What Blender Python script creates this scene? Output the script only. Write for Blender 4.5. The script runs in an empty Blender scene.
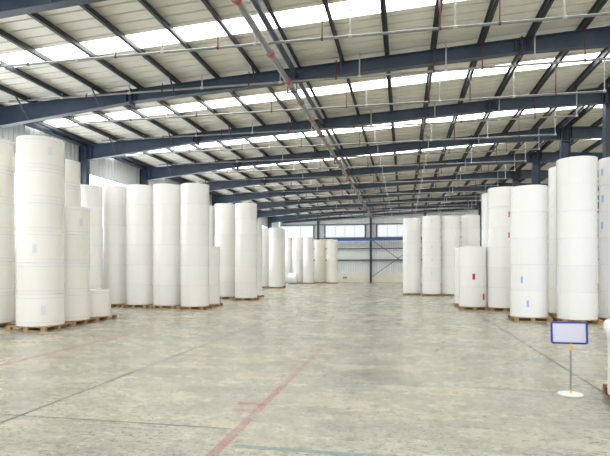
import bpy, math, random
from mathutils import Vector
random.seed(7)
SC = bpy.context.scene
COL = SC.collection

# ------------------------------------------------------------------ camera
HORIZON = 268.0          # image row of the horizon (frame is 610 x 456)
F = 510.0                # focal length in pixels of that frame
H = 1.8                  # eye height
YAW = math.atan(99.0 / F)
cam_data = bpy.data.cameras.new('camera')
cam = bpy.data.objects.new('camera', cam_data)
COL.objects.link(cam)
cam.location = (0, 0, H)
cam.rotation_euler = (math.pi / 2, 0, YAW)
cam_data.sensor_fit = 'HORIZONTAL'
cam_data.sensor_width = 36.0
cam_data.lens = F / 610.0 * 36.0
cam_data.shift_y = (HORIZON - 228.0) / 610.0
cam_data.clip_end = 500
SC.camera = cam

# ------------------------------------------------------------------ world, exposure
world = bpy.data.worlds.new('sky')
SC.world = world
world.use_nodes = True
bg = world.node_tree.nodes['Background']
bg.inputs[0].default_value = (0.93, 0.97, 1.0, 1)
bg.inputs[1].default_value = 1.75
SC.view_settings.view_transform = 'Standard'
SC.view_settings.look = 'None'
SC.view_settings.gamma = 1.0
SC.view_settings.use_curve_mapping = False
SC.view_settings.exposure = 0.27
SKYLIGHT_E = 7.0
WINDOW_E = 3.2
GABLE_E = 0.70

# ------------------------------------------------------------------ building numbers
XL, XC, XR = -16.0, 8.33, 32.66       # left wall, ridge columns, right wall
Y0, Y1 = 2.0, 65.0                    # open front end, far gable wall
FRAMES = [4.8, 10.55, 17, 23, 29, 35, 41, 47, 53, 59, 65]
SLOPE = 0.055
def roof(x, base):                    # height of a roof layer above the floor at x
    return base + SLOPE * (x if x <= XC else 2 * XC - x)
RAFTER_TOP, PURLIN_TOP = H + 6.98, H + 7.19

cs, sn = math.cos(YAW), math.sin(YAW)
def ray_x(u, y):                      # x on the plane Y = y seen in image column u
    t = (u - 305.0) / F
    return y * (t * cs - sn) / (cs + t * sn)
def depth_of(x, y): return -x * sn + y * cs
def floor_pt(u, v, z=0.0):
    d = F * (H - z) / (v - HORIZON)
    r = (u - 305.0) / F * d
    return Vector((r * cs - d * sn, r * sn + d * cs, z))

# ------------------------------------------------------------------ materials
def new_mat(name):
    m = bpy.data.materials.new(name); m.use_nodes = True
    nt = m.node_tree
    return m, nt, nt.nodes['Principled BSDF']
def plain(name, col, rough=0.5, metal=0.0, noise=0.0, nscale=8.0, bump=0.0, spec=0.5):
    m, nt, p = new_mat(name)
    p.inputs['Base Color'].default_value = (*col, 1)
    p.inputs['Roughness'].default_value = rough
    p.inputs['Metallic'].default_value = metal
    p.inputs['Specular IOR Level'].default_value = spec
    if noise or bump:
        tc = nt.nodes.new('ShaderNodeTexCoord')
        n = nt.nodes.new('ShaderNodeTexNoise'); n.inputs['Scale'].default_value = nscale
        n.inputs['Detail'].default_value = 6
        nt.links.new(tc.outputs['Object'], n.inputs['Vector'])
        if noise:
            r = nt.nodes.new('ShaderNodeValToRGB')
            r.color_ramp.elements[0].position = 0.3; r.color_ramp.elements[1].position = 0.7
            r.color_ramp.elements[0].color = (*[c * (1 - noise) for c in col], 1)
            r.color_ramp.elements[1].color = (*[min(1, c * (1 + noise)) for c in col], 1)
            nt.links.new(n.outputs['Fac'], r.inputs['Fac'])
            nt.links.new(r.outputs['Color'], p.inputs['Base Color'])
        if bump:
            b = nt.nodes.new('ShaderNodeBump'); b.inputs['Strength'].default_value = bump
            b.inputs['Distance'].default_value = 0.02
            nt.links.new(n.outputs['Fac'], b.inputs['Height'])
            nt.links.new(b.outputs['Normal'], p.inputs['Normal'])
    return m
def glow(name, col, strength):
    m, nt, p = new_mat(name)
    p.inputs['Base Color'].default_value = (0.15, 0.16, 0.16, 1)
    p.inputs['Roughness'].default_value = 0.3
    p.inputs['Emission Color'].default_value = (*col, 1)
    p.inputs['Emission Strength'].default_value = strength
    return m

def paper_mat(name, col, bands=False, rough=0.3, bumps=0.45):
    """film-wrapped white paper: glossy wrap with fine creases; 'bands' prints two thin lilac lines per roll"""
    m, nt, p = new_mat(name)
    N, L = nt.nodes, nt.links
    tc = N.new('ShaderNodeTexCoord')
    inf = N.new('ShaderNodeObjectInfo')
    add = N.new('ShaderNodeVectorMath'); add.operation = 'ADD'
    sc_ = N.new('ShaderNodeVectorMath'); sc_.operation = 'SCALE'; sc_.inputs['Scale'].default_value = 37.0
    cmb = N.new('ShaderNodeCombineXYZ')
    for k in range(3): L.new(inf.outputs['Random'], cmb.inputs[k])
    L.new(cmb.outputs[0], sc_.inputs[0])
    L.new(tc.outputs['Object'], add.inputs[0]); L.new(sc_.outputs[0], add.inputs[1])
    mp = N.new('ShaderNodeMapping'); mp.inputs['Scale'].default_value = (1, 1, 0.45)
    L.new(add.outputs[0], mp.inputs['Vector'])
    n1 = N.new('ShaderNodeTexNoise'); n1.inputs['Scale'].default_value = 12; n1.inputs['Detail'].default_value = 5
    n1.inputs['Distortion'].default_value = 0.6
    L.new(mp.outputs[0], n1.inputs['Vector'])
    b = N.new('ShaderNodeBump'); b.inputs['Strength'].default_value = bumps; b.inputs['Distance'].default_value = 0.05
    L.new(n1.outputs['Fac'], b.inputs['Height'])
    p.inputs['Roughness'].default_value = 0.55
    p.inputs['Coat Weight'].default_value = 1.0
    p.inputs['Coat Roughness'].default_value = rough * 0.5
    p.inputs['Coat IOR'].default_value = 1.6
    L.new(b.outputs['Normal'], p.inputs['Coat Normal'])
    b2 = N.new('ShaderNodeBump'); b2.inputs['Strength'].default_value = bumps * 0.35; b2.inputs['Distance'].default_value = 0.02
    L.new(n1.outputs['Fac'], b2.inputs['Height']); L.new(b2.outputs['Normal'], p.inputs['Normal'])
    # tone varies a little from roll to roll
    hv = N.new('ShaderNodeMixRGB'); hv.blend_type = 'MIX'
    hv.inputs[1].default_value = (*[c * 0.975 for c in col], 1); hv.inputs[2].default_value = (*[min(0.96, c * 1.02) for c in col], 1)
    L.new(inf.outputs['Random'], hv.inputs[0])
    out = hv.outputs[0]
    if bands:
        sep = N.new('ShaderNodeSeparateXYZ'); L.new(tc.outputs['Generated'], sep.inputs[0])
        # distance of z from the two printed rings, at 0.11 and 0.89
        pg = N.new('ShaderNodeMath'); pg.operation = 'SUBTRACT'; pg.inputs[1].default_value = 0.5
        L.new(sep.outputs[2], pg.inputs[0])
        ab = N.new('ShaderNodeMath'); ab.operation = 'ABSOLUTE'; L.new(pg.outputs[0], ab.inputs[0])
        c1 = N.new('ShaderNodeMath'); c1.operation = 'COMPARE'; c1.inputs[1].default_value = 0.385; c1.inputs[2].default_value = 0.009
        L.new(ab.outputs[0], c1.inputs[0])
        mx = N.new('ShaderNodeMixRGB'); mx.inputs[2].default_value = (0.70, 0.68, 0.78, 1)
        L.new(c1.outputs[0], mx.inputs[0]); L.new(out, mx.inputs[1]); out = mx.outputs[0]
    L.new(out, p.inputs['Base Color'])
    return m

def print_mat(name, paper, ink, rows=9.0):
    """sticker with printed rows"""
    m, nt, p = new_mat(name)
    N, L = nt.nodes, nt.links
    tc = N.new('ShaderNodeTexCoord')
    br = N.new('ShaderNodeTexBrick')
    br.inputs['Color1'].default_value = (*ink, 1); br.inputs['Color2'].default_value = (*paper, 1)
    br.inputs['Mortar'].default_value = (*paper, 1); br.inputs['Scale'].default_value = rows
    br.inputs['Mortar Size'].default_value = 0.03
    sep = N.new('ShaderNodeSeparateXYZ'); L.new(tc.outputs['Generated'], sep.inputs[0])
    cmb = N.new('ShaderNodeCombineXYZ'); L.new(sep.outputs[0], cmb.inputs[0]); L.new(sep.outputs[2], cmb.inputs[1])
    L.new(cmb.outputs[0], br.inputs['Vector'])
    L.new(br.outputs['Color'], p.inputs['Base Color'])
    p.inputs['Roughness'].default_value = 0.5
    return m

def floor_mat():
    m, nt, p = new_mat('worn_concrete')
    N, L = nt.nodes, nt.links
    tc = N.new('ShaderNodeTexCoord')
    def noise(scale, stretch, detail=6, rough=0.6):
        mp = N.new('ShaderNodeMapping'); mp.inputs['Scale'].default_value = stretch
        L.new(tc.outputs['Object'], mp.inputs['Vector'])
        n = N.new('ShaderNodeTexNoise'); n.inputs['Scale'].default_value = scale
        n.inputs['Detail'].default_value = detail; n.inputs['Roughness'].default_value = rough
        L.new(mp.outputs[0], n.inputs['Vector'])
        return n.outputs['Fac']
    def ramp(fac, stops):
        r = N.new('ShaderNodeValToRGB')
        while len(r.color_ramp.elements) < len(stops): r.color_ramp.elements.new(0.5)
        for e, (pos, c) in zip(r.color_ramp.elements, stops):
            e.position = pos; e.color = (*c, 1) if len(c) == 3 else c
        L.new(fac, r.inputs['Fac']); return r.outputs['Color']
    def mix(mode, fac, a, b):
        x = N.new('ShaderNodeMixRGB'); x.blend_type = mode
        if isinstance(fac, float): x.inputs[0].default_value = fac
        else: L.new(fac, x.inputs[0])
        L.new(a, x.inputs[1]); L.new(b, x.inputs[2]); return x.outputs[0]
    big = noise(0.35, (1, 1, 1), 5, 0.6)
    mid = noise(0.8, (0.75, 1.25, 1), 10, 0.78)
    streak = noise(1.5, (0.62, 1.35, 1), 10, 0.78)
    fine = noise(8, (0.8, 1.3, 1), 10, 0.9)
    spk = noise(15, (1, 1, 1), 4, 0.85)
    c = ramp(mid, [(0.30, (0.25, 0.25, 0.205)), (0.43, (0.335, 0.33, 0.275)), (0.54, (0.42, 0.405, 0.335)), (0.68, (0.52, 0.49, 0.40))])
    b = ramp(big, [(0.34, (0.74, 0.77, 0.76)), (0.50, (0.96, 0.96, 0.95)), (0.68, (1.0, 0.99, 0.97))])
    c = mix('MULTIPLY', 1.0, c, b)
    c = mix('MULTIPLY', 0.6, c, ramp(streak, [(0.35, (0.45, 0.47, 0.45)), (0.48, (1, 1, 1))]))
    c = mix('MULTIPLY', 0.9, c, ramp(fine, [(0.38, (0.30, 0.30, 0.28)), (0.51, (1, 1, 1))]))
    c = mix('MULTIPLY', 0.9, c, ramp(spk, [(0.37, (0.30, 0.30, 0.28)), (0.45, (1, 1, 1))]))
    gain = N.new('ShaderNodeMixRGB'); gain.blend_type = 'MULTIPLY'; gain.inputs[0].default_value = 1.0
    gain.inputs[2].default_value = (1.20, 1.165, 1.10, 1); L.new(c, gain.inputs[1]); c = gain.outputs[0]
    L.new(c, p.inputs['Base Color'])
    rr = N.new('ShaderNodeMapRange'); rr.inputs['From Min'].default_value = 0.3; rr.inputs['From Max'].default_value = 0.7
    rr.inputs['To Min'].default_value = 0.15; rr.inputs['To Max'].default_value = 0.36
    L.new(mid, rr.inputs['Value']); L.new(rr.outputs[0], p.inputs['Roughness'])
    bp = N.new('ShaderNodeBump'); bp.inputs['Strength'].default_value = 0.06; bp.inputs['Distance'].default_value = 0.02
    L.new(fine, bp.inputs['Height']); L.new(bp.outputs['Normal'], p.inputs['Normal'])
    return m

def worn_paint(name, col, cover=0.5, scale=5.0, fade_y=None):
    """faded floor paint: worn through to the slab in patches"""
    m, nt, p = new_mat(name)
    N, L = nt.nodes, nt.links
    p.inputs['Base Color'].default_value = (*col, 1); p.inputs['Roughness'].default_value = 0.5
    tc = N.new('ShaderNodeTexCoord')
    n = N.new('ShaderNodeTexNoise'); n.inputs['Scale'].default_value = scale; n.inputs['Detail'].default_value = 8
    n.inputs['Roughness'].default_value = 0.75
    L.new(tc.outputs['Object'], n.inputs['Vector'])
    r = N.new('ShaderNodeMapRange'); r.inputs['From Min'].default_value = 0.36; r.inputs['From Max'].default_value = 0.60
    r.inputs['To Min'].default_value = cover * 0.25; r.inputs['To Max'].default_value = cover
    L.new(n.outputs['Fac'], r.inputs['Value'])
    out = r.outputs[0]
    if fade_y:
        sep = N.new('ShaderNodeSeparateXYZ'); L.new(tc.outputs['Object'], sep.inputs[0])
        g = N.new('ShaderNodeMapRange')
        g.inputs['From Min'].default_value = fade_y[0]; g.inputs['From Max'].default_value = fade_y[1]
        g.inputs['To Min'].default_value = 1.0; g.inputs['To Max'].default_value = 0.22
        L.new(sep.outputs[1], g.inputs['Value'])
        mu = N.new('ShaderNodeMath'); mu.operation = 'MULTIPLY'
        L.new(out, mu.inputs[0]); L.new(g.outputs[0], mu.inputs[1]); out = mu.outputs[0]
    L.new(out, p.inputs['Alpha'])
    return m

M = {
    'floor': floor_mat(),
    'seam': worn_paint('joint_dirt', (0.045, 0.045, 0.04), 1.6, 1.5),
    'crack': worn_paint('crack_dirt', (0.09, 0.09, 0.08), 0.75, 3.0),
    'red_paint': worn_paint('faded_red_paint', (0.60, 0.26, 0.27), 0.52, 3.0, (5.0, 13.0)),
    'pink_paint': worn_paint('faded_pink_paint', (0.60, 0.22, 0.22), 0.6, 3.0, (8.0, 14.0)),
    'smudge': worn_paint('red_smudge', (0.62, 0.25, 0.26), 0.5, 4.0),
    'orange_paint': worn_paint('faded_orange_paint', (0.50, 0.24, 0.17), 0.55, 2.0),
    'teal_paint': worn_paint('faded_teal_paint', (0.27, 0.38, 0.35), 0.8, 2.0),
    'teal_faint': worn_paint('worn_teal_paint', (0.25, 0.42, 0.42), 0.38, 2.0),
    'roof': plain('roof_sheet', (0.86, 0.845, 0.785), 0.55, 0, 0.04, 0.8),
    'cladding': plain('wall_cladding', (0.74, 0.77, 0.78), 0.5, 0, 0.03, 0.6),
    'dado': plain('cream_dado', (0.80, 0.78, 0.69), 0.7, 0, 0.04, 1.0),
    'steel': plain('slate_painted_steel', (0.036, 0.056, 0.092), 0.42, 0, 0.25, 1.5),
    'purlin': plain('dark_galvanised_steel', (0.040, 0.048, 0.056), 0.5, 0, 0.25, 2.0),
    'frame_dark': plain('dark_window_frame', (0.07, 0.09, 0.11), 0.5),
    'frame_pale': plain('pale_window_frame', (0.62, 0.66, 0.68), 0.5),
    'blue': plain('bright_blue_paint', (0.03, 0.14, 0.50), 0.4),
    'skylight': glow('translucent_skylight', (1.0, 0.99, 0.95), SKYLIGHT_E),
    'window': glow('daylit_window', (0.94, 0.98, 1.0), WINDOW_E),
    'window_dim': glow('overcast_window', (0.96, 0.99, 1.0), WINDOW_E * 0.35),
    'gable_window': glow('daylit_far_window', (0.95, 1.0, 1.0), GABLE_E),
    'pipe': plain('galvanised_pipe', (0.27, 0.28, 0.28), 0.45, 0.3, 0.12, 3.0),
    'sprig': plain('white_pipe', (0.52, 0.53, 0.51), 0.45),
    'red': plain('red_oxide_paint', (0.13, 0.018, 0.016), 0.5),
    'coupling': plain('red_coupling_paint', (0.50, 0.06, 0.07), 0.4),
    'wood': plain('pallet_wood', (0.38, 0.24, 0.115), 0.75, 0, 0.3, 6.0),
    'redwood': plain('reddish_wood', (0.26, 0.11, 0.06), 0.7, 0, 0.3, 6.0),
    'cream': paper_mat('cream_wrapped_paper', (0.845, 0.82, 0.76), True, 0.3),
    'white': paper_mat('white_wrapped_paper', (0.87, 0.86, 0.83), False, 0.3),
    'bright': paper_mat('bright_white_wrapped_paper', (0.91, 0.91, 0.90), False, 0.25, 0.7),
    'yellowed': paper_mat('ivory_wrapped_paper', (0.89, 0.865, 0.78), False, 0.4),
    'film': plain('milky_wrap_film', (0.90, 0.91, 0.90), 0.25, 0, 0, 20, 0.4),
    'grey_label': print_mat('grey_printed_label', (0.78, 0.77, 0.79), (0.56, 0.55, 0.62)),
    'red_label': print_mat('red_printed_label', (0.62, 0.02, 0.05), (0.55, 0.02, 0.04), 3.0),
    'blue_label': print_mat('blue_printed_label', (0.25, 0.45, 0.85), (0.55, 0.68, 0.90), 4.0),
    'lilac_label': print_mat('lilac_printed_label', (0.78, 0.77, 0.86), (0.66, 0.66, 0.82), 5.0),
    'sign_blue': plain('blue_plastic', (0.010, 0.035, 0.34), 0.35),
    'sign_face': plain('pale_lilac_board', (0.66, 0.65, 0.76), 0.4),
    'yellow': plain('yellow_plastic', (0.85, 0.55, 0.04), 0.4),
    'chrome': plain('brushed_steel', (0.27, 0.28, 0.32), 0.35, 0.5),
    'base_white': plain('white_enamel', (0.85, 0.87, 0.86), 0.35),
    'green': plain('green_exit_sign', (0.01, 0.22, 0.10), 0.4),
    'green_white': plain('exit_sign_white', (0.85, 0.95, 0.9), 0.5),
}

# ------------------------------------------------------------------ mesh helpers
class MB:
    def __init__(s): s.v, s.f, s.smooth = [], [], []
    def add(s, vs, fs, smooth=False):
        o = len(s.v); s.v += [tuple(v) for v in vs]
        for f in fs: s.f.append(tuple(o + i for i in f)); s.smooth.append(smooth)
        return s
    def box(s, x0, x1, y0, y1, z0, z1):
        vs = [(x, y, z) for z in (z0, z1) for y in (y0, y1) for x in (x0, x1)]
        return s.add(vs, [(0, 2, 3, 1), (4, 5, 7, 6), (0, 1, 5, 4), (2, 6, 7, 3), (0, 4, 6, 2), (1, 3, 7, 5)])
    def prism(s, poly, axis, a, b):       # poly of (p, q) swept along an axis from a to b
        def P(p, q, t): return {'x': (t, p, q), 'y': (p, t, q), 'z': (p, q, t)}[axis]
        n = len(poly)
        vs = [P(p, q, a) for p, q in poly] + [P(p, q, b) for p, q in poly]
        fs = [(i, (i + 1) % n, n + (i + 1) % n, n + i) for i in range(n)]
        fs += [tuple(range(n - 1, -1, -1)), tuple(range(n, 2 * n))]
        return s.add(vs, fs)
    def tube(s, a, b, r, n=10, caps=True):
        a, b = Vector(a), Vector(b); d = (b - a).normalized()
        h = Vector((0, 0, 1)) if abs(d.z) < 0.9 else Vector((1, 0, 0))
        p = d.cross(h).normalized(); q = d.cross(p)
        vs = []
        for c in (a, b):
            for i in range(n):
                t = 2 * math.pi * i / n
                vs.append(c + p * (r * math.cos(t)) + q * (r * math.sin(t)))
        s.add(vs, [(i, (i + 1) % n, n + (i + 1) % n, n + i) for i in range(n)], True)
        if caps: s.add(vs, [tuple(range(n - 1, -1, -1)), tuple(range(n, 2 * n))])
        return s
    def lathe(s, prof, n=48, c=(0, 0, 0)):
        k = len(prof); vs = []
        for i in range(n):
            t = 2 * math.pi * i / n
            for r, z in prof: vs.append((c[0] + r * math.cos(t), c[1] + r * math.sin(t), c[2] + z))
        fs = []
        for i in range(n):
            j = (i + 1) % n
            for m in range(k - 1): fs.append((i * k + m, j * k + m, j * k + m + 1, i * k + m + 1))
        return s.add(vs, fs, True)
    def build(s, name, mat, parent=None, loc=(0, 0, 0), rz=0.0, recalc=True):
        me = bpy.data.meshes.new(name); me.from_pydata(s.v, [], s.f); me.materials.append(mat)
        for p, sm in zip(me.polygons, s.smooth): p.use_smooth = sm
        if recalc:
            import bmesh
            bm = bmesh.new(); bm.from_mesh(me)
            bmesh.ops.remove_doubles(bm, verts=bm.verts, dist=1e-5)
            bmesh.ops.recalc_face_normals(bm, faces=bm.faces); bm.to_mesh(me); bm.free()
        if any(s.smooth):
            me.set_sharp_from_angle(angle=math.radians(40))
        o = bpy.data.objects.new(name, me); COL.objects.link(o)
        o.location = loc; o.rotation_euler = (0, 0, rz)
        if parent: o.parent = parent
        return o
def struct(o): o['kind'] = 'structure'; return o
def tag(o, label, cat, group=None):
    o['label'] = label; o['category'] = cat
    if group: o['group'] = group
    return o
def empty(name, loc=(0, 0, 0), rz=0.0):
    o = bpy.data.objects.new(name, None); COL.objects.link(o)
    o.location = loc; o.rotation_euler = (0, 0, rz); o.empty_display_size = 0.2
    return o
ORD = ['first', 'second', 'third', 'fourth', 'fifth', 'sixth', 'seventh', 'eighth', 'ninth', 'tenth', 'eleventh', 'twelfth',
       'thirteenth', 'fourteenth', 'fifteenth', 'sixteenth', 'seventeenth', 'eighteenth', 'nineteenth', 'twentieth']

# ------------------------------------------------------------------ floor
b = MB(); b.box(XL - 0.2, XR + 0.2, -14, Y1 + 0.3, -0.3, 0); struct(b.build('floor', M['floor']))  # slab extended past the open end, added to bounce sky light upward
def strip(name, x0, x1, y0, y1, mat, z=0.002):
    return struct(MB().add([(x0, y0, z), (x1, y0, z), (x1, y1, z), (x0, y1, z)], [(0, 1, 2, 3)]).build(name, mat))
for x in (-4.6, 2.83, -10.7, 10.3):
    strip('floor_joint', x - 0.015, x + 0.015, -8, Y1 - .2, M['seam'], 0.0015)
for y, xe in ((5.45, -1.9), (12.2, 9.0), (18.6, 9.0), (25.0, 9.0), (31.5, 9.0)):
    strip('floor_joint', XL + .2, xe, y - 0.014, y + 0.014, M['crack'], 0.0012)
strip('floor_line', -1.87, -1.76, 3.0, 24.0, M['red_paint'])
strip('floor_line', -7.40, -7.26, 6.5, 30.0, M['pink_paint'])
strip('floor_line', -1.7, 6.0, 4.88, 4.97, M['teal_paint'], 0.0022)
strip('floor_line', -0.9, 6.4, 7.95, 8.03, M['teal_faint'], 0.0022)
strip('floor_line', -16.0 + .4, -7.4, 14.0, 14.07, M['orange_paint'], 0.0022)
strip('floor_line', -16.0 + .4, -6.4, 13.1, 13.17, M['teal_faint'], 0.0022)
strip('floor_line', 3.0, 12.0, 9.1, 9.15, M['orange_paint'], 0.0022)
strip('floor_line', 3.0, 12.0, 10.0, 10.05, M['orange_paint'], 0.0022)
for (u0, v0, u1, v1) in ((232, 410, 256, 411.6), (238, 403, 263, 405.0), (290, 361, 303, 362.5), (45, 357, 66, 359.5)):
    a, c = floor_pt(u0, v0), floor_pt(u1, v1)
    strip('floor_smudge', min(a.x, c.x), max(a.x, c.x), a.y - 0.07, a.y + 0.07, M['smudge'], 0.0024)

# ------------------------------------------------------------------ roof sheets and skylights
SKY = [(max(f, FRAMES[2] - 6) + 2.55, max(f, FRAMES[2] - 6) + 3.45) if f > 6 else (f + 2.55, f + 3.45) for f in FRAMES[:-1]]
def profile(y0, y1, pitch=0.46, w=0.05, d=0.20):
    """(y, dz) points of the ribbed sheet between y0 and y1; ribs rise as seen from inside"""
    pts = [(y0, 0)]
    k = math.ceil((y0 + 0.06) / pitch)
    while k * pitch + w < y1 - 0.01:
        y = k * pitch
        pts += [(y - w / 2 - 0.012, 0), (y - w / 2, d), (y + w / 2, d), (y + w / 2 + 0.012, 0)]
        k += 1
    return pts + [(y1, 0)]
def sheet(mb, x0, x1, y0, y1):
    pts = profile(y0, y1); n = len(pts)
    vs = [(x0, y, roof(x0, PURLIN_TOP) + d) for y, d in pts] + [(x1, y, roof(x1, PURLIN_TOP) + d) for y, d in pts]
    mb.add(vs, [(i, i + 1, n + i + 1, n + i) for i in range(n - 1)])
ceil_mb = MB()
edges = [Y0] + [e for s_ in SKY for e in s_] + [Y1 + 0.1]
for i in range(0, len(edges), 2):
    sheet(ceil_mb, XL - 0.2, XC, edges[i], edges[i + 1]); sheet(ceil_mb, XC, XR + 0.2, edges[i], edges[i + 1])
struct(ceil_mb.build('ceiling', M['roof'], recalc=False))
wn = 1
for (a, c) in SKY:
    for (x0, x1) in ((XL, XC), (XC, XR)):
        mb = MB(); vs = []
        for x in (x0, x1):
            z = roof(x, PURLIN_TOP)
            vs += [(x, a, z + 0.02), (x, c, z + 0.02), (x, a, z + 0.05), (x, c, z + 0.05)]
        mb.add(vs, [(0, 1, 5, 4), (2, 6, 7, 3), (0, 4, 6, 2), (1, 3, 7, 5), (0, 2, 3, 1), (4, 5, 7, 6)])
        struct(mb.build('window_%d' % wn, M['skylight'])); wn += 1

# ------------------------------------------------------------------ walls
def clad(mb, axis, at, lo, hi, z0, z1, face=1, pitch=0.3):
    """vertical ribbed cladding on the plane axis = at, from lo to hi; z0/z1 numbers or functions of position"""
    pts = []; p = lo
    while p < hi - 1e-6:
        for dp, dd in ((0, 0), (pitch * 0.62, 0), (pitch * 0.72, 0.035), (pitch * 0.9, 0.035)):
            if p + dp < hi: pts.append((p + dp, dd))
        p += pitch
    pts.append((hi, 0)); n = len(pts)
    fz = lambda z, q: z(q) if callable(z) else z
    P = (lambda q, d, z: (at + face * d, q, z)) if axis == 'x' else (lambda q, d, z: (q, at + face * d, z))
    vs = [P(q, d, fz(z0, q)) for q, d in pts] + [P(q, d, fz(z1, q)) for q, d in pts]
    mb.add(vs, [(i, i + 1, n + i + 1, n + i) for i in range(n - 1)])
WZ0, WZ1 = 2.6, 6.75  # unseen lower glass added behind the rolls for more window light
for (nm, at, face) in (('wall_left', XL - 0.15, -1), ('wall_right', XR + 0.15, 1)):
    mb = MB(); ztop = roof(at, PURLIN_TOP) + 0.02
    clad(mb, 'x', at, Y0, Y1 + .2, 1.2, WZ0, face); clad(mb, 'x', at, Y0, Y1 + .2, WZ1, ztop, face)
    for f in FRAMES:
        clad(mb, 'x', at, max(Y0, f - 0.25), f + 0.25, WZ0, WZ1, face)
    struct(mb.build(nm, M['cladding'], recalc=False))
    struct(MB().box(at - 0.1, at + 0.1, Y0, Y1 + .2, 0, 1.2).build('baseboard_' + nm[5:], M['dado']))
    for k in range(len(FRAMES) - 1):
        y0, y1 = FRAMES[k] + 0.25, FRAMES[k + 1] - 0.25
        w = struct(MB().box(at - 0.02, at + 0.02, y0, y1, WZ0, WZ1).build('window_%d' % wn, M['window' if nm == 'wall_left' else 'window_dim'])); wn += 1
        fr = MB()
        for z in (WZ0, WZ1 - 0.06): fr.box(at - 0.05, at + 0.05, y0, y1, z, z + 0.06)
        for j in range(6):
            y = y0 + (y1 - y0) * j / 5; fr.box(at - 0.05, at + 0.05, y - 0.03, y + 0.03, WZ0, WZ1)
        fr.build('window_frame', M['frame_pale'], w)

# far gable wall
GX = lambda u: ray_x(u, Y1)
GZ = lambda v, u: H + (HORIZON - v) * depth_of(GX(u), Y1) / F
gable_windows = [(GX(262), GX(313)), (GX(325.5), GX(364.5)), (GX(377.5), GX(417)), 
                 (GX(545), GX(584)), (GX(600), GX(640))]
GW0, GW1 = GZ(237.3, 345), GZ(225.2, 345)
mb = MB()
topz = lambda x: roof(x, PURLIN_TOP) + 0.03
clad(mb, 'y', Y1 + 0.15, XL, XC, GW1, topz); clad(mb, 'y', Y1 + 0.15, XC, XR, GW1, topz)
clad(mb, 'y', Y1 + 0.15, XL, XR, 1.15, GW0)
x = XL
for (a, c) in gable_windows + [(XR, XR)]:
    if a - x > 0.05: clad(mb, 'y', Y1 + 0.15, x, a, GW0, GW1)
    x = c
struct(mb.build('wall_back', M['cladding'], recalc=False))
struct(MB().box(XL, XR, Y1 + 0.02, Y1 + 0.25, 0, 1.15).build('baseboard_back', M['dado']))
for (a, c) in gable_windows:
    w = struct(MB().box(a, c, Y1 + 0.13, Y1 + 0.17, GW0, GW1).build('window_%d' % wn, M['gable_window'])); wn += 1
    fr = MB(); n = 4
    for z in (GW0, GW1 - 0.05): fr.box(a, c, Y1 + 0.06, Y1 + 0.2, z, z + 0.05)
    for j in range(n + 1):
        x = a + (c - a) * j / n; fr.box(x - 0.03, x + 0.03, Y1 + 0.06, Y1 + 0.2, GW0, GW1)
    fr.build('window_frame', M['frame_pale'], w)
    side = MB()
    for x in (a - 0.16, c + 0.04): side.box(x, x + 0.12, Y1 - 0.02, Y1 + 0.1, GW0 - 0.05, GW1 + 0.05)
    side.build('window_post', M['frame_dark'], w)
# wall rails (girts)
for i, (z, d, nm) in enumerate(((GW1 + 0.1, 0.08, 'above the windows'), (GW0 - 0.12, 0.1, 'just under the windows'),
                                (GZ(248.5, 370), 0.09, 'between the blue beam and the lower rail'),
                                (GZ(260, 370), 0.13, 'lowest on the wall above the cream base'))):
    o = MB().box(XL + 0.1, XR - 0.1, Y1 - 0.05, Y1 + 0.1, z - d / 2, z + d / 2).build('wall_rail', M['steel'])
    tag(o, 'dark horizontal steel rail across the far wall, ' + nm, 'rail', 'rails of the far wall')
zb = GZ(239.8, 370)
o = MB().box(GX(334), GX(428), Y1 - 0.42, Y1 - 0.22, zb - 0.12, zb + 0.12)
o.box(GX(334), GX(428), Y1 - 0.45, Y1 - 0.19, zb + 0.08, zb + 0.12).box(GX(334), GX(428), Y1 - 0.45, Y1 - 0.19, zb - 0.12, zb - 0.08)
tag(o.build('steel_beam', M['blue']), 'bright blue horizontal beam crossing the far wall under its windows', 'beam')

# ------------------------------------------------------------------ steel columns
def h_column(x, y, ztop, name_label, group, w=0.4, d=0.3, mat='steel', name='steel_column'):
    """H-section: flanges face +-x, web along x"""
    mb = MB(); h = w / 2
    mb.box(-h, -h + 0.025, -d / 2, d / 2, 0.03, ztop).box(h - 0.025, h, -d / 2, d / 2, 0.03, ztop).box(-h + 0.025, h - 0.025, -0.01, 0.01, 0.03, ztop)
    o = mb.build(name, M[mat], None, (x, y, 0)); tag(o, name_label, 'column', group)
    MB().box(-h - 0.08, h + 0.08, -d / 2 - 0.08, d / 2 + 0.08, 0.0, 0.03).build('base_plate', M[mat], o)
    st = MB()
    for z in (ztop - 0.75, ztop - 0.02):
        st.box(-h, h, -d / 2, d / 2, z, z + 0.02)
    st.build('stiffener_plate', M[mat], o)
    return o
for k, f in enumerate(FRAMES[1:-1]):
    h_column(XL + 0.25, f, roof(XL + 0.2, RAFTER_TOP) - 0.02, 'slate blue steel column at the left window wall, %s from the camera' % ORD[k],
             'columns along the left window wall', 0.42)
    h_column(XC, f, roof(XC, RAFTER_TOP) - 0.04, 'dark steel column in the row under the roof ridge, %s from the camera' % ORD[k],
             'columns under the roof ridge', 0.46, 0.34)
    h_column(XR - 0.25, f, roof(XR - 0.2, RAFTER_TOP) - 0.02, 'steel column at the far right wall, %s from the camera' % ORD[k],
             'columns along the right wall', 0.42)
for k, u in enumerate((263, 318.5, 371, 425, 481, 535, 590)):
    x = GX(u)
    h_column(x, Y1 - 0.22, roof(x, RAFTER_TOP) - 0.30, 'dark steel post against the far gable wall, %s from its left corner' % ORD[k],
             'posts of the far gable wall', 0.26, 0.3, name='wall_post')

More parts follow.
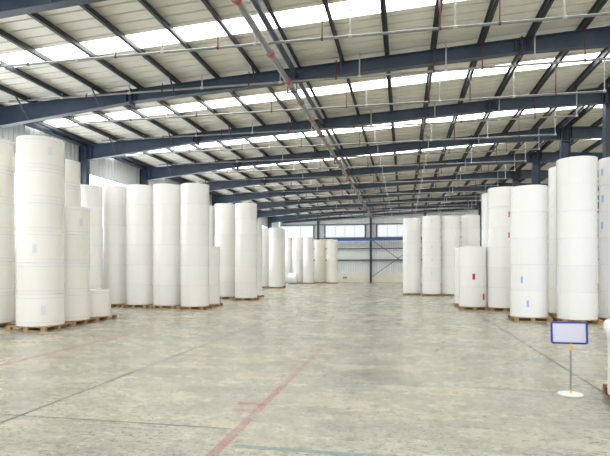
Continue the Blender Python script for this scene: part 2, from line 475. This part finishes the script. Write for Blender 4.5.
# ------------------------------------------------------------------ roof rafters
def rafter(f, x0, x1, side, label):
    """tapered welded I-beam: deep at the wall and at the ridge, shallow in between"""
    small = f >= Y1 - 0.1
    if side < 0: st = [(x0, 0.74), (-9.7, 0.44), (3.6, 0.44), (x1, 0.66)]
    else: st = [(x0, 0.66), (2 * XC - 3.6, 0.44), (2 * XC + 9.7, 0.44), (x1, 0.74)]
    if small: st = [(x, 0.30) for x, d in st]
    yy = f - (0.22 if small else 0)
    mb = MB(); hw = 0.13
    def slab(top, off0, off1, w):
        vs = []
        for x, d in st:
            zt = roof(x, RAFTER_TOP)
            a, c = (zt - off0, zt - off1) if top else (zt - d + off1, zt - d + off0)
            vs += [(x, yy - w, a), (x, yy + w, a), (x, yy - w, c), (x, yy + w, c)]
        fs = []
        for i in range(len(st) - 1):
            p, q = 4 * i, 4 * i + 4
            fs += [(p, p + 1, q + 1, q), (p + 2, q + 2, q + 3, p + 3), (p, q, q + 2, p + 2), (p + 1, p + 3, q + 3, q + 1)]
        fs += [(0, 2, 3, 1), (q, q + 1, q + 3, q + 2)]
        mb.add(vs, fs)
    slab(True, 0.0, 0.02, hw); slab(False, 0.0, 0.02, hw)
    vs = []
    for x, d in st:
        zt = roof(x, RAFTER_TOP); vs += [(x, yy - 0.008, zt - 0.02), (x, yy + 0.008, zt - 0.02), (x, yy - 0.008, zt - d + 0.02), (x, yy + 0.008, zt - d + 0.02)]
    fs = []
    for i in range(len(st) - 1):
        p, q = 4 * i, 4 * i + 4
        fs += [(p, q, q + 2, p + 2), (p + 1, p + 3, q + 3, q + 1)]
    mb.add(vs, fs)
    o = mb.build('roof_rafter', M['steel']); tag(o, label, 'rafter', 'steel rafters of the roof')
    if small: return o
    # bolted splices
    for xs in (st[1][0], st[2][0]):
        s_ = MB(); zt = roof(xs, RAFTER_TOP)
        for dx in (-0.03, 0.01): s_.box(xs + dx, xs + dx + 0.02, yy - hw - 0.02, yy + hw + 0.02, zt - 0.56, zt + 0.04)
        for zz in (-0.48, -0.36, -0.24, -0.12):
            for sy in (-1, 1): s_.tube((xs - 0.07, yy + sy * 0.09, zt + zz), (xs + 0.06, yy + sy * 0.09, zt + zz), 0.018, 6)
        for dx in (-0.18, 0.17): s_.box(xs + dx - 0.006, xs + dx + 0.006, yy - hw, yy + hw, zt - 0.43, zt - 0.01)
        s_.build('splice_plate', M['steel'], o)
    # haunch stiffeners at the two ends
    for xe, s0 in ((x0, 1), (x1, -1)):
        s_ = MB(); d = st[0][1] if s0 > 0 else st[-1][1]; zt = roof(xe, RAFTER_TOP)
        for dx in (0.03, 0.3): s_.box(xe + s0 * dx - 0.012, xe + s0 * dx + 0.012, yy - hw, yy + hw, zt - d + 0.02, zt - 0.02)
        s_.build('end_stiffener', M['steel'], o)
    return o
for k, f in enumerate(FRAMES[1:]):
    lab = 'steel roof rafter rising from the left wall, %s from the camera' % ORD[k]
    if k == len(FRAMES) - 2: lab = 'slim end rafter along the top of the far gable wall'
    rafter(f, XL + 0.42, XC - 0.02, -1, lab)
    lab = 'steel roof rafter falling away right of the ridge columns, %s from the camera' % ORD[k]
    if k == len(FRAMES) - 2: lab = 'slim end rafter on the far gable wall right of the ridge'
    rafter(f, XC + 0.02, XR - 0.42, 1, lab)

# ------------------------------------------------------------------ purlins
PX = [-0.55 + 1.48 * n for n in range(-10, 6)]        # -15.35 ... 6.85
MAIN_X = -3.74
def purlin(x, label, group='roof purlins left of the ridge'):
    zt = roof(x, PURLIN_TOP) - 0.005; zb_ = roof(x, RAFTER_TOP) + 0.012
    mb = MB().box(x - 0.012, x + 0.012, Y0 + .1, Y1 - .05, zb_, zt)
    mb.box(x - 0.012, x + 0.085, Y0 + .1, Y1 - .05, zb_, zb_ + 0.012).box(x - 0.085, x + 0.012, Y0 + .1, Y1 - .05, zt - 0.012, zt)
    mb.box(x + 0.075, x + 0.085, Y0 + .1, Y1 - .05, zb_, zb_ + 0.03)
    o = mb.build('roof_purlin', M['purlin']); return tag(o, label, 'purlin', group)
left_of = [x for x in PX if x < MAIN_X]; right_of = [x for x in PX if x > MAIN_X]
purlins = {}
for k, x in enumerate(reversed(left_of)):
    purlins[x] = purlin(x, 'dark steel roof purlin, %s downhill from the thick sprinkler main' % ORD[k])
for k, x in enumerate(right_of):
    purlins[x] = purlin(x, 'dark steel roof purlin, %s uphill from the thick sprinkler main' % ORD[k])
for k, dx in enumerate((-0.22, 0.22)):
    purlin(XC + dx, 'dark steel purlin on the %s side of the roof ridge, above the columns' % ('near' if k == 0 else 'far'), 'ridge purlins')
for k in range(16):
    x = XC + 1.48 * (k + 1)
    if x < XR - 0.3: purlin(x, 'dark steel roof purlin, %s beyond the ridge columns' % ORD[k], 'roof purlins beyond the ridge')
# diagonal flange braces from every second purlin to the rafters' lower flange
k = 0
for o in [q for q in COL.objects if q.name.startswith('roof_rafter')]:
    pass
raf = [q for q in COL.objects if q.name.split('.')[0] == 'roof_rafter' and 'left wall' in q['label']]
for r_, f in zip(raf, FRAMES[1:-1]):
    for x in PX[1::2]:
        zt = roof(x, RAFTER_TOP)
        d = 0.44 if x > -9.7 else 0.44 + (x + 9.7) / (XL + 0.42 + 9.7) * 0.30
        if x > 3.6: d = 0.44 + (x - 3.6) / (XC - 3.6) * 0.22
        for sy in (-1,):
            MB().tube((x, f + sy * 0.13, zt - d + 0.02), (x, f + sy * (0.13 + d * 1.0), zt + 0.03), 0.03, 6).build('flange_brace', M['steel'], r_)
# eave struts, ridge struts and the strut over the sprinkler main
def strut(x, z, r, label, mat='steel'):
    o = MB().tube((x, FRAMES[1] - 8, z), (x, Y1 - 0.3, z), r, 12).build('tie_tube', M[mat]); return tag(o, label, 'strut')
strut(-3.60, roof(-3.9, RAFTER_TOP) - 0.22, 0.085, 'dark steel tie tube running just above the thick sprinkler main')
o = MB().box(XL + 0.04, XL + 0.34, Y0 + .1, Y1 - .1, roof(XL, RAFTER_TOP) + 0.02, roof(XL, RAFTER_TOP) + 0.2)
tag(o.build('eave_beam', M['steel']), 'dark steel eave beam along the top of the left window wall', 'beam')
strut(XC - 0.42, roof(XC, RAFTER_TOP) - 0.18, 0.055, 'dark steel tie tube along the near side of the ridge columns')

# ------------------------------------------------------------------ sprinkler pipes
ZP = H + 6.27
ZM = ZP - 0.15
def under_roof(x): return roof(x, PURLIN_TOP)
def branch(y, x0, x1, label):
    o = MB().tube((x0, y, ZP), (x1, y, ZP), 0.036, 10).build('sprinkler_pipe', M['pipe'])
    tag(o, label, 'pipe', 'sprinkler branch pipes')
    for x in (-14.31, -11.35, -8.39, -5.2, -2.2, 0.93, 2.41, 5.37):
        if not (x0 < x < x1): continue
        zt = roof(x, RAFTER_TOP) + 0.01
        if zt - ZP < 0.06: continue
        mb = MB().tube((x, y, ZP - 0.03), (x, y, zt), 0.017, 8)
        mb.tube((x - 0.028, y, ZP), (x + 0.028, y, ZP), 0.05, 10)
        mb.build('hanger', M['red'], o)
    xs = [-12.38, -9.66, -6.9, -4.1, -1.43, 1.31, 3.95] + [x1 - 0.02]
    for x in xs:
        if not (x0 < x < x1): continue
        zt = under_roof(x) - 0.12
        if zt - ZP < 0.1: continue
        mb = MB().tube((x, y, ZP), (x, y, zt), 0.020, 8)
        mb.tube((x - 0.05, y, ZP), (x + 0.05, y, ZP), 0.048, 10).lathe([(0.001, -0.03), (0.035, -0.03), (0.035, 0), (0.012, 0.02), (0.03, 0.05), (0.001, 0.05)], 8, (x, y, zt))
        mb.build('sprinkler_riser', M['sprig'], o)
    return o
k = 0
for f in FRAMES[1:-1]:
    for dy, where in ((-0.26, 'under rafter'), (2.78, 'between rafters')):
        i = FRAMES.index(f)
        lab = ('thin sprinkler pipe with hangers running under the %s rafter from the camera' % ORD[i - 1]) if 'under' in where else \
              ('thin sprinkler pipe with hangers midway past the %s rafter from the camera' % ORD[i - 1])
        if i == 1: dy += 0.45
        branch(f + dy, XL + 1.0 if dy > 0 else XL + 1.4, 7.0, lab)
o = MB().tube((MAIN_X, Y0 + 4, ZM), (MAIN_X, Y1 - 1.0, ZM), 0.092, 16).build('sprinkler_main', M['pipe'])
tag(o, 'thick grey sprinkler main with red couplings running the length of the roof', 'pipe')
y = 8.9
while y < Y1 - 1.5:
    MB().tube((MAIN_X, y - 0.055, ZM), (MAIN_X, y + 0.055, ZM), 0.118, 14).build('coupling', M['coupling'], o)
    y += 3.0 if int(y) % 2 else 2.2
for f in FRAMES[1:-1]:
    mb = MB(); zt = roof(MAIN_X, RAFTER_TOP) - 0.42
    for dx in (-0.16, 0.16): mb.box(MAIN_X + dx - 0.015, MAIN_X + dx + 0.015, f - 0.03, f + 0.03, ZM - 0.12, zt)
    mb.box(MAIN_X - 0.2, MAIN_X + 0.2, f - 0.03, f + 0.03, ZM - 0.14, ZM - 0.1)
    mb.build('pipe_bracket', M['steel'], o)
# ------------------------------------------------------------------ cross bracing of the far wall
for k, (a, c) in enumerate((((371, 240), (425, 277)), ((371, 277), (425, 240)))):
    pa = (GX(a[0]) + .1, Y1 - 0.50 - 0.08 * k, GZ(a[1], 371)); pb = (GX(c[0]) - .1, Y1 - 0.50 - 0.08 * k, GZ(c[1], 425))
    o = MB().tube(pa, pb, 0.035, 8).build('brace_rod', M['steel'])
    tag(o, 'thin diagonal brace on the far wall %s from its full-height post' % ('falling' if k == 0 else 'rising'), 'brace', 'cross braces of the far wall')
# exit sign
ex = empty('exit_sign', (GX(345), Y1 + 0.015, GZ(277.6, 345)))
tag(ex, 'small green exit sign low on the cream base of the far wall', 'sign')
MB().box(-0.26, 0.26, -0.03, 0.0, -0.11, 0.11).build('sign_panel', M['green'], ex)
p_ = MB().box(-0.06, 0.14, -0.036, -0.031, -0.012, 0.012)
p_.add([(-0.06, -0.036, 0.05), (-0.06, -0.036, -0.05), (-0.15, -0.036, 0.0)], [(0, 1, 2)])
p_.build('arrow', M['green_white'], ex)

# ------------------------------------------------------------------ pallets and paper rolls
PH = 0.13
def pallet_meshes(size):
    s_ = size / 2; out = []
    n = 7; w = size / n * 0.8
    return s_, n, w
def pallet(cx, cy, size, label, group, detail=True, mat='wood', rz=0.0):
    s_, n, w = pallet_meshes(size)
    if not detail:
        mb = MB()
        for k in range(n):
            x = -s_ + w / 2 + (size - w) * k / (n - 1); mb.box(x - w / 2, x + w / 2, -s_, s_, PH - 0.025, PH)
        for yy in (-s_ + 0.05, 0, s_ - 0.05):
            for xx in (-s_ + 0.07, 0, s_ - 0.07): mb.box(xx - 0.07, xx + 0.07, yy - 0.05, yy + 0.05, 0.02, PH - 0.025)
            mb.box(-s_, s_, yy - 0.05, yy + 0.05, 0, 0.02)
        o = mb.build('wooden_pallet', M[mat], None, (cx, cy, 0), rz); return tag(o, label, 'pallet', group)
    o = empty('wooden_pallet', (cx, cy, 0), rz); tag(o, label, 'pallet', group)
    first = None
    for k in range(n):
        x = -s_ + w / 2 + (size - w) * k / (n - 1)
        if first is None: first = MB().box(-w / 2, w / 2, -s_, s_, PH - 0.025, PH).build('deck_board', M[mat], o, (x, 0, 0))
        else:
            c = first.copy(); COL.objects.link(c); c.location.x = x
    first = None
    for yy in (-s_ + 0.05, 0, s_ - 0.05):
        for xx in (-s_ + 0.07, 0, s_ - 0.07):
            if first is None: first = MB().box(-0.07, 0.07, -0.05, 0.05, 0.02, PH - 0.025).build('block', M[mat], o, (xx, yy, 0))
            else: c = first.copy(); COL.objects.link(c); c.location = (xx, yy, 0)
    first = None
    for yy in (-s_ + 0.05, 0, s_ - 0.05):
        if first is None: first = MB().box(-s_, s_, -0.05, 0.05, 0, 0.02).build('bottom_runner', M[mat], o, (0, yy, 0))
        else: c = first.copy(); COL.objects.link(c); c.location = (0, yy, 0)
    return o
def roll_mesh(R, h):
    bv = 0.011
    return MB().lathe([(0.045, 0.05), (0.045, 0.004), (0.06, 0.0), (R - bv, 0), (R - bv * 0.3, bv * 0.3), (R, bv), (R, bv + 0.004), (R, h - bv - 0.004), (R, h - bv), (R - bv * 0.3, h - bv * 0.3), (R - bv, h),
                       (0.06, h), (0.045, h - 0.004), (0.045, h - 0.05), (0.001, h - 0.05)], 72)
def sticker(parent, R, zc, ang, w, h, mat, label):
    """curved patch on the roll's side, centred at angle ang"""
    n = 6; vs = []
    for i in range(n + 1):
        t = (i / n - 0.5) * w / R
        for r in (R + 0.002, R + 0.0045):
            for z in (-h / 2, h / 2): vs.append((r * math.sin(t), -r * math.cos(t) + R, z))
    fs = []
    for i in range(n):
        p, q = 4 * i, 4 * i + 4
        fs += [(p + 2, q + 2, q + 3, p + 3), (p, p + 1, q + 1, q), (p + 1, p + 3, q + 3, q + 1), (p, q, q + 2, p + 2)]
    fs += [(0, 2, 3, 1), (4 * n, 4 * n + 1, 4 * n + 3, 4 * n + 2)]
    o = MB().add(vs, fs).build('label_sticker', M[mat], parent)
    a = ang + math.pi / 2
    o.rotation_euler = (0, 0, a)
    o.location = (R * math.cos(ang), R * math.sin(ang), zc)
    o['label'] = label
    return o
def tang(u): return math.atan((u - 305.0) / F)
def locate(uL, uR, vb, D):
    """centre of a stack from its silhouette edges (either may be None) and the row of its front foot"""
    R = D / 2
    a = tang(uL) if uL is not None else tang(uR)
    for _ in range(20):
        if uL is not None and uR is not None: ac = (tang(uL) + tang(uR)) / 2
        else:
            dist0 = F * (H - PH) / (vb - HORIZON) / math.cos(a) + R
            ac = tang(uL) + math.asin(R / dist0) if uL is not None else tang(uR) - math.asin(R / dist0)
        a = ac
    dF = F * (H - PH) / (vb - HORIZON)
    dist = dF / math.cos(a) + R
    dx, dy = math.sin(a), math.cos(a)                # camera frame: right, forward
    return dist * (dx * cs - dy * sn), dist * (dx * sn + dy * cs), dF, a
LEVEL = {1: ['only'], 3: ['bottom', 'middle', 'top'], 4: ['bottom', 'second', 'third', 'top'],
         5: ['bottom', 'second', 'third', 'fourth', 'top'], 6: ['bottom', 'second', 'third', 'fourth', 'fifth', 'top']}
roll_at = {}
def stack(key, uL, uR, vb, vt, n, D, mat, where, group, detail=True, hr=None, word='white', stickers=()):
    x, y, dF, a = locate(uL, uR, vb, D)
    R = D / 2
    zt = H + (HORIZON - vt) * dF / F
    h = hr if hr else (zt - PH) / n
    print('STACK %s x %.2f y %.2f roll height %.3f' % (key, x, y, h))
    pallet(x, y, D - 0.03, 'wooden pallet under ' + where, 'pallets under the paper rolls', detail)
    src = None; cam_ang = math.atan2(-y, -x)
    for i in range(n):
        px, py = (x, y) if i == 0 else (x + random.uniform(-.012, .012), y + random.uniform(-.012, .012))
        if src is None: o = src = roll_mesh(R, h).build('paper_roll', M[mat], None, (px, py, PH))
        else:
            o = src.copy(); COL.objects.link(o); o.location = (px, py, PH + h * i)
        o.rotation_euler = (0, 0, random.uniform(0, 6.28))
        if n == 1: lab = word + ' wrapped paper roll: ' + where
        else: lab = '%s %s paper roll of %s' % (LEVEL[n][i], word, where)
        tag(o, lab, 'paper roll', group)
        roll_at[(key, i)] = o
    for (lv, frac, zf, w, hh, sm, slab) in stickers:
        o = roll_at[(key, lv)]
        sticker(o, R, h * zf, cam_ang + math.asin(max(-.99, min(.99, frac))) - o.rotation_euler.z, w, hh, sm, slab)
    return x, y, R, h

GA, GB, GC, GD, GE = ('cream paper rolls stacked at the left front', 'white paper rolls of the row along the left wall',
                      'paper rolls of the second left cluster', 'paper rolls of the third left cluster', 'paper rolls in front of the far wall')
GF, GG, GH = 'paper rolls of the far right row', 'paper rolls of the low stack on the right', 'paper rolls of the tall stacks on the right'
# left front, cream wrap with printed rings
gl = 'grey printed label'
stack('A0', None, 15.6, 323.7, 137, 6, 1.30, 'cream', 'the six-high stack cut off by the left photo edge', GA, True, None, 'cream')
stack('A1', 15.3, 65.2, 326.5, 135.5, 6, 1.30, 'cream', 'the nearest six-high stack, which bears grey labels', GA, True, None, 'cream',
      [(5, 0.36, 0.55, 0.13, 0.24, 'grey_label', gl), (2, -0.24, 0.45, 0.12, 0.26, 'grey_label', gl), (0, 0.10, 0.5, 0.13, 0.26, 'grey_label', gl)])
stack('A3', None, 90.3, 321.0, 205.7, 4, 1.28, 'cream', 'the four-high stack beside the lone short roll', GA, True, None, 'cream',
      [(3, 0.55, 0.45, 0.12, 0.24, 'grey_label', gl)])
stack('A2', None, 80.7, 315.3, 158.5, 6, 1.28, 'cream', 'the six-high stack behind the four-high stack', GA, True, None, 'cream')
stack('A4', None, 111, 317, 290.5, 1, 1.22, 'cream', 'alone on a pallet beside the four-high stack', GA, True, None, 'cream')
# row along the left wall
stack('B0', None, 102.5, 306.0, 184.5, 6, 1.25, 'white', 'the row\'s stack rising behind the lone short roll', GB, False)
stack('B1', None, 128.3, 304.0, 185.2, 6, 1.25, 'white', 'the row\'s second stack past the lone short roll', GB)
stack('B2', None, 154.3, 304.8, 184.4, 6, 1.25, 'white', 'the row\'s third stack past the lone short roll', GB)
stack('B3', None, 181.5, 305.6, 183.5, 6, 1.25, 'white', 'the tall stack just left of the wide five-stack row end', GB)
stack('B4', 180.0, 210.0, 306.6, 182.8, 6, 1.25, 'white', 'the foremost tall stack ending the left wall row', GB)
stack('B5', None, 219.8, 304.3, 246.2, 3, 1.22, 'white', 'the three-high stack beside the left row\'s end', GB)
stack('B6', None, 214.3, 296.5, 205, 6, 1.22, 'white', 'the tall stack behind the three-high stack', GC, False)
# second left cluster
stack('C1', None, 235.6, 296.8, 203.2, 6, 1.24, 'white', 'the second left cluster\'s stack nearest the three-high stack', GC, False)
stack('C2', None, 257.2, 298.2, 202.6, 6, 1.24, 'white', 'the second left cluster\'s tall foremost stack', GC, False)
stack('C3', None, 262.2, 295.6, 221.3, 5, 1.24, 'white', 'the five-high stack half behind the second left cluster', GC, False)
# third left cluster
stack('D1', None, 269.0, 286.5, 227.8, 6, 1.24, 'white', 'the third left cluster\'s stack beside the five-high stack', GD, False)
stack('D2', 268.5, 283.2, 287.0, 227.6, 6, 1.24, 'white', 'the third left cluster\'s front stack', GD, False)
stack('D3', None, 285.0, 286.0, 229.0, 6, 1.24, 'white', 'the third left cluster\'s stack peeking out behind its front one', GD, False)
# before the far wall
stack('E1', None, 292.9, 281.9, 237.8, 6, 1.18, 'white', 'the far wall row\'s stack behind the lying roll', GE, False)
stack('E2', None, 302.8, 282.5, 237.6, 6, 1.2, 'white', 'the far wall row\'s second white stack', GE, False)
stack('E3', None, 313.6, 282.7, 237.3, 6, 1.22, 'white', 'the far wall row\'s last white stack before the ivory ones', GE, False)
stack('E4', None, 325.4, 282.1, 239.6, 6, 1.27, 'yellowed', 'the far wall row\'s stack next to the white ones', GE, False, None, 'ivory')
stack('E5', None, 337.8, 282.5, 239.6, 6, 1.27, 'yellowed', 'the far wall row\'s end beside the blue beam', GE, False, None, 'ivory')
# far right row
bl = 'small pale lilac label'
fl = [(i, 0.05, 0.6, 0.1, 0.2, 'lilac_label', bl) for i in (1, 2, 3, 5)]
stack('F1', 402.4, 421.6, 293.2, 218.0, 6, 1.2, 'bright', 'the far right row\'s first stack, nearest the blue beam', GF, False)
stack('F2', 422.0, 440.8, 294.0, 215.6, 6, 1.2, 'bright', 'the far right row\'s second stack, bearing lilac labels', GF, False, None, 'white', fl)
stack('F3', 441.6, 460.3, 294.0, 215.6, 6, 1.2, 'bright', 'the far right row\'s third stack', GF, False)
stack('F4', 460.8, 480.5, 293.6, 215.0, 6, 1.2, 'bright', 'the far right row\'s fourth stack, behind the low stack', GF, False)
# low stack and tall stacks on the right
rl, bl2 = 'red label', 'blue label'
stack('G0', 454.3, None, 304.0, 247.6, 3, 1.2, 'bright', 'the low three-high stack half hidden by its neighbour', GG, True)
stack('G1', 458.8, 487.3, 307.0, 246.4, 3, 1.19, 'bright', 'the low three-high stack with red labels in front', GG, True, None, 'white',
      [(1, 0.05, 0.50, 0.11, 0.25, 'red_label', rl), (0, 0.74, 0.5, 0.11, 0.26, 'red_label', rl)])
stack('H0', 481.5, None, 303.0, 192.0, 6, 1.2, 'bright', 'the tall stack behind the red-labelled tall stack', GH, False)
stack('H1', 487.6, None, 308.0, 186.6, 6, 1.22, 'bright', 'the tall stack behind the low one, with red labels', GH, True, None, 'white',
      [(4, 0.44, 0.62, 0.11, 0.23, 'red_label', rl), (3, 0.44, 0.60, 0.11, 0.23, 'red_label', rl)])
stack('I2', 548.0, None, 313.8, 165.0, 6, 1.22, 'bright', 'the tall stack between the five-high and blue-labelled stacks', GH, True)
stack('I1', 510.0, 548.2, 317.6, 184.8, 5, 1.22, 'bright', 'the five-high stack with blue labels near the bottom', GH, True, None, 'white',
      [(1, -0.36, 0.42, 0.075, 0.23, 'blue_label', bl2), (0, -0.05, 0.52, 0.075, 0.23, 'blue_label', bl2)])
stack('J1', 556.3, 598.2, 320.0, 156.0, 6, 1.22, 'bright', 'the nearest tall six-high stack behind the blue sign', GH, True)
stack('J2', 598.5, None, 319.0, 155.5, 6, 1.22, 'bright', 'the six-high stack cut off by the right photo edge', GH, True, None, 'white',
      [(i, -0.80, 0.48, 0.11, 0.24, 'blue_label', bl2) for i in (5, 4, 3)])
# single roll at the right edge
R_ = 0.60
kx, ky = 3.24, 7.28
pallet(3.42, 7.46, 1.2, 'reddish wooden pallet under the single roll cut off at the photo\'s right edge', 'pallets under the paper rolls', True, 'redwood')
o = roll_mesh(R_, 0.94).build('paper_roll', M['bright'], None, (kx, ky, PH))
tag(o, 'single white paper roll beside the blue sign, cut off by the right photo edge', 'paper roll')
t = [(R_ + 0.003, 0.74), (R_ + 0.02, 0.80), (R_ + 0.045, 0.86), (R_ + 0.05, 0.92), (R_ + 0.03, 0.965), (R_ - 0.02, 0.985), (R_ - 0.2, 0.96), (R_ - 0.3, 0.945)]
MB().lathe(t, 64).build('wrap_film', M['film'], o)
# roll lying on its side in front of the far wall row
p = floor_pt(291.2, 284.0); p.y += 0.45
ly = roll_mesh(0.60, 0.95).build('paper_roll', M['bright'])
ly.rotation_euler = (0, math.pi / 2, math.radians(-5)); ly.location = (p.x - 0.42, p.y + 0.2, 0.60)
tag(ly, 'white paper roll lying on its side on the floor before the far stacks', 'paper roll')

# ------------------------------------------------------------------ sign stand
fp = floor_pt(570.6, 394.3)
sg = empty('sign_stand', (fp.x, fp.y, 0), YAW - math.radians(20))
tag(sg, 'blue-framed blank lilac sign on a thin pole with round white base', 'sign')
MB().lathe([(0.001, 0), (0.168, 0), (0.172, 0.006), (0.164, 0.014), (0.05, 0.02), (0.001, 0.022)], 48).build('base', M['base_white'], sg)
MB().tube((0, 0, 0.02), (0, 0, 0.70), 0.0125, 14).build('pole', M['chrome'], sg)
cl = MB().tube((0, 0, 0.02), (0, 0, 0.06), 0.018, 14).build('base_socket', M['yellow'], sg); cl['label'] = 'yellow plastic socket'
cl = MB().tube((0, 0, 0.63), (0, 0, 0.705), 0.016, 14).box(-0.015, 0.015, -0.017, 0.017, 0.66, 0.72).build('clamp', M['yellow'], sg); cl['label'] = 'yellow plastic clamp'
BW, BH, bz = 0.475, 0.32, 0.876
def rrect(w, h, r, n=5):
    pts = []
    for cx, cy, a0 in ((w / 2 - r, h / 2 - r, 0), (-w / 2 + r, h / 2 - r, 90), (-w / 2 + r, -h / 2 + r, 180), (w / 2 - r, -h / 2 + r, 270)):
        for i in range(n + 1):
            t = math.radians(a0 + 90 * i / n); pts.append((cx + r * math.cos(t), cy + r * math.sin(t)))
    return pts
outer, inner = rrect(BW, BH, 0.03), rrect(BW - 0.05, BH - 0.05, 0.012)
n = len(outer)
vs = [(x, -0.012, z) for x, z in outer] + [(x, -0.016, z) for x, z in inner] + [(x, 0.012, z) for x, z in outer] + [(x, 0.012, z) for x, z in inner]
fs = []
for i in range(n):
    j = (i + 1) % n
    fs += [(i, j, n + j, n + i), (2 * n + i, 3 * n + i, 3 * n + j, 2 * n + j), (i, 2 * n + i, 2 * n + j, j), (n + i, n + j, 3 * n + j, 3 * n + i)]
fr = MB().add(vs, fs).build('frame', M['sign_blue'], sg, (-0.02, 0, bz)); fr['label'] = 'blue plastic frame'
fr.rotation_euler = (0, math.radians(-1.2), 0)
pn = MB().prism(rrect(BW - 0.048, BH - 0.048, 0.012), 'y', -0.006, 0.008).build('panel', M['sign_face'], sg, (-0.02, 0, bz)); pn['label'] = 'blank pale lilac panel'
pn.rotation_euler = (0, math.radians(-1.2), 0)
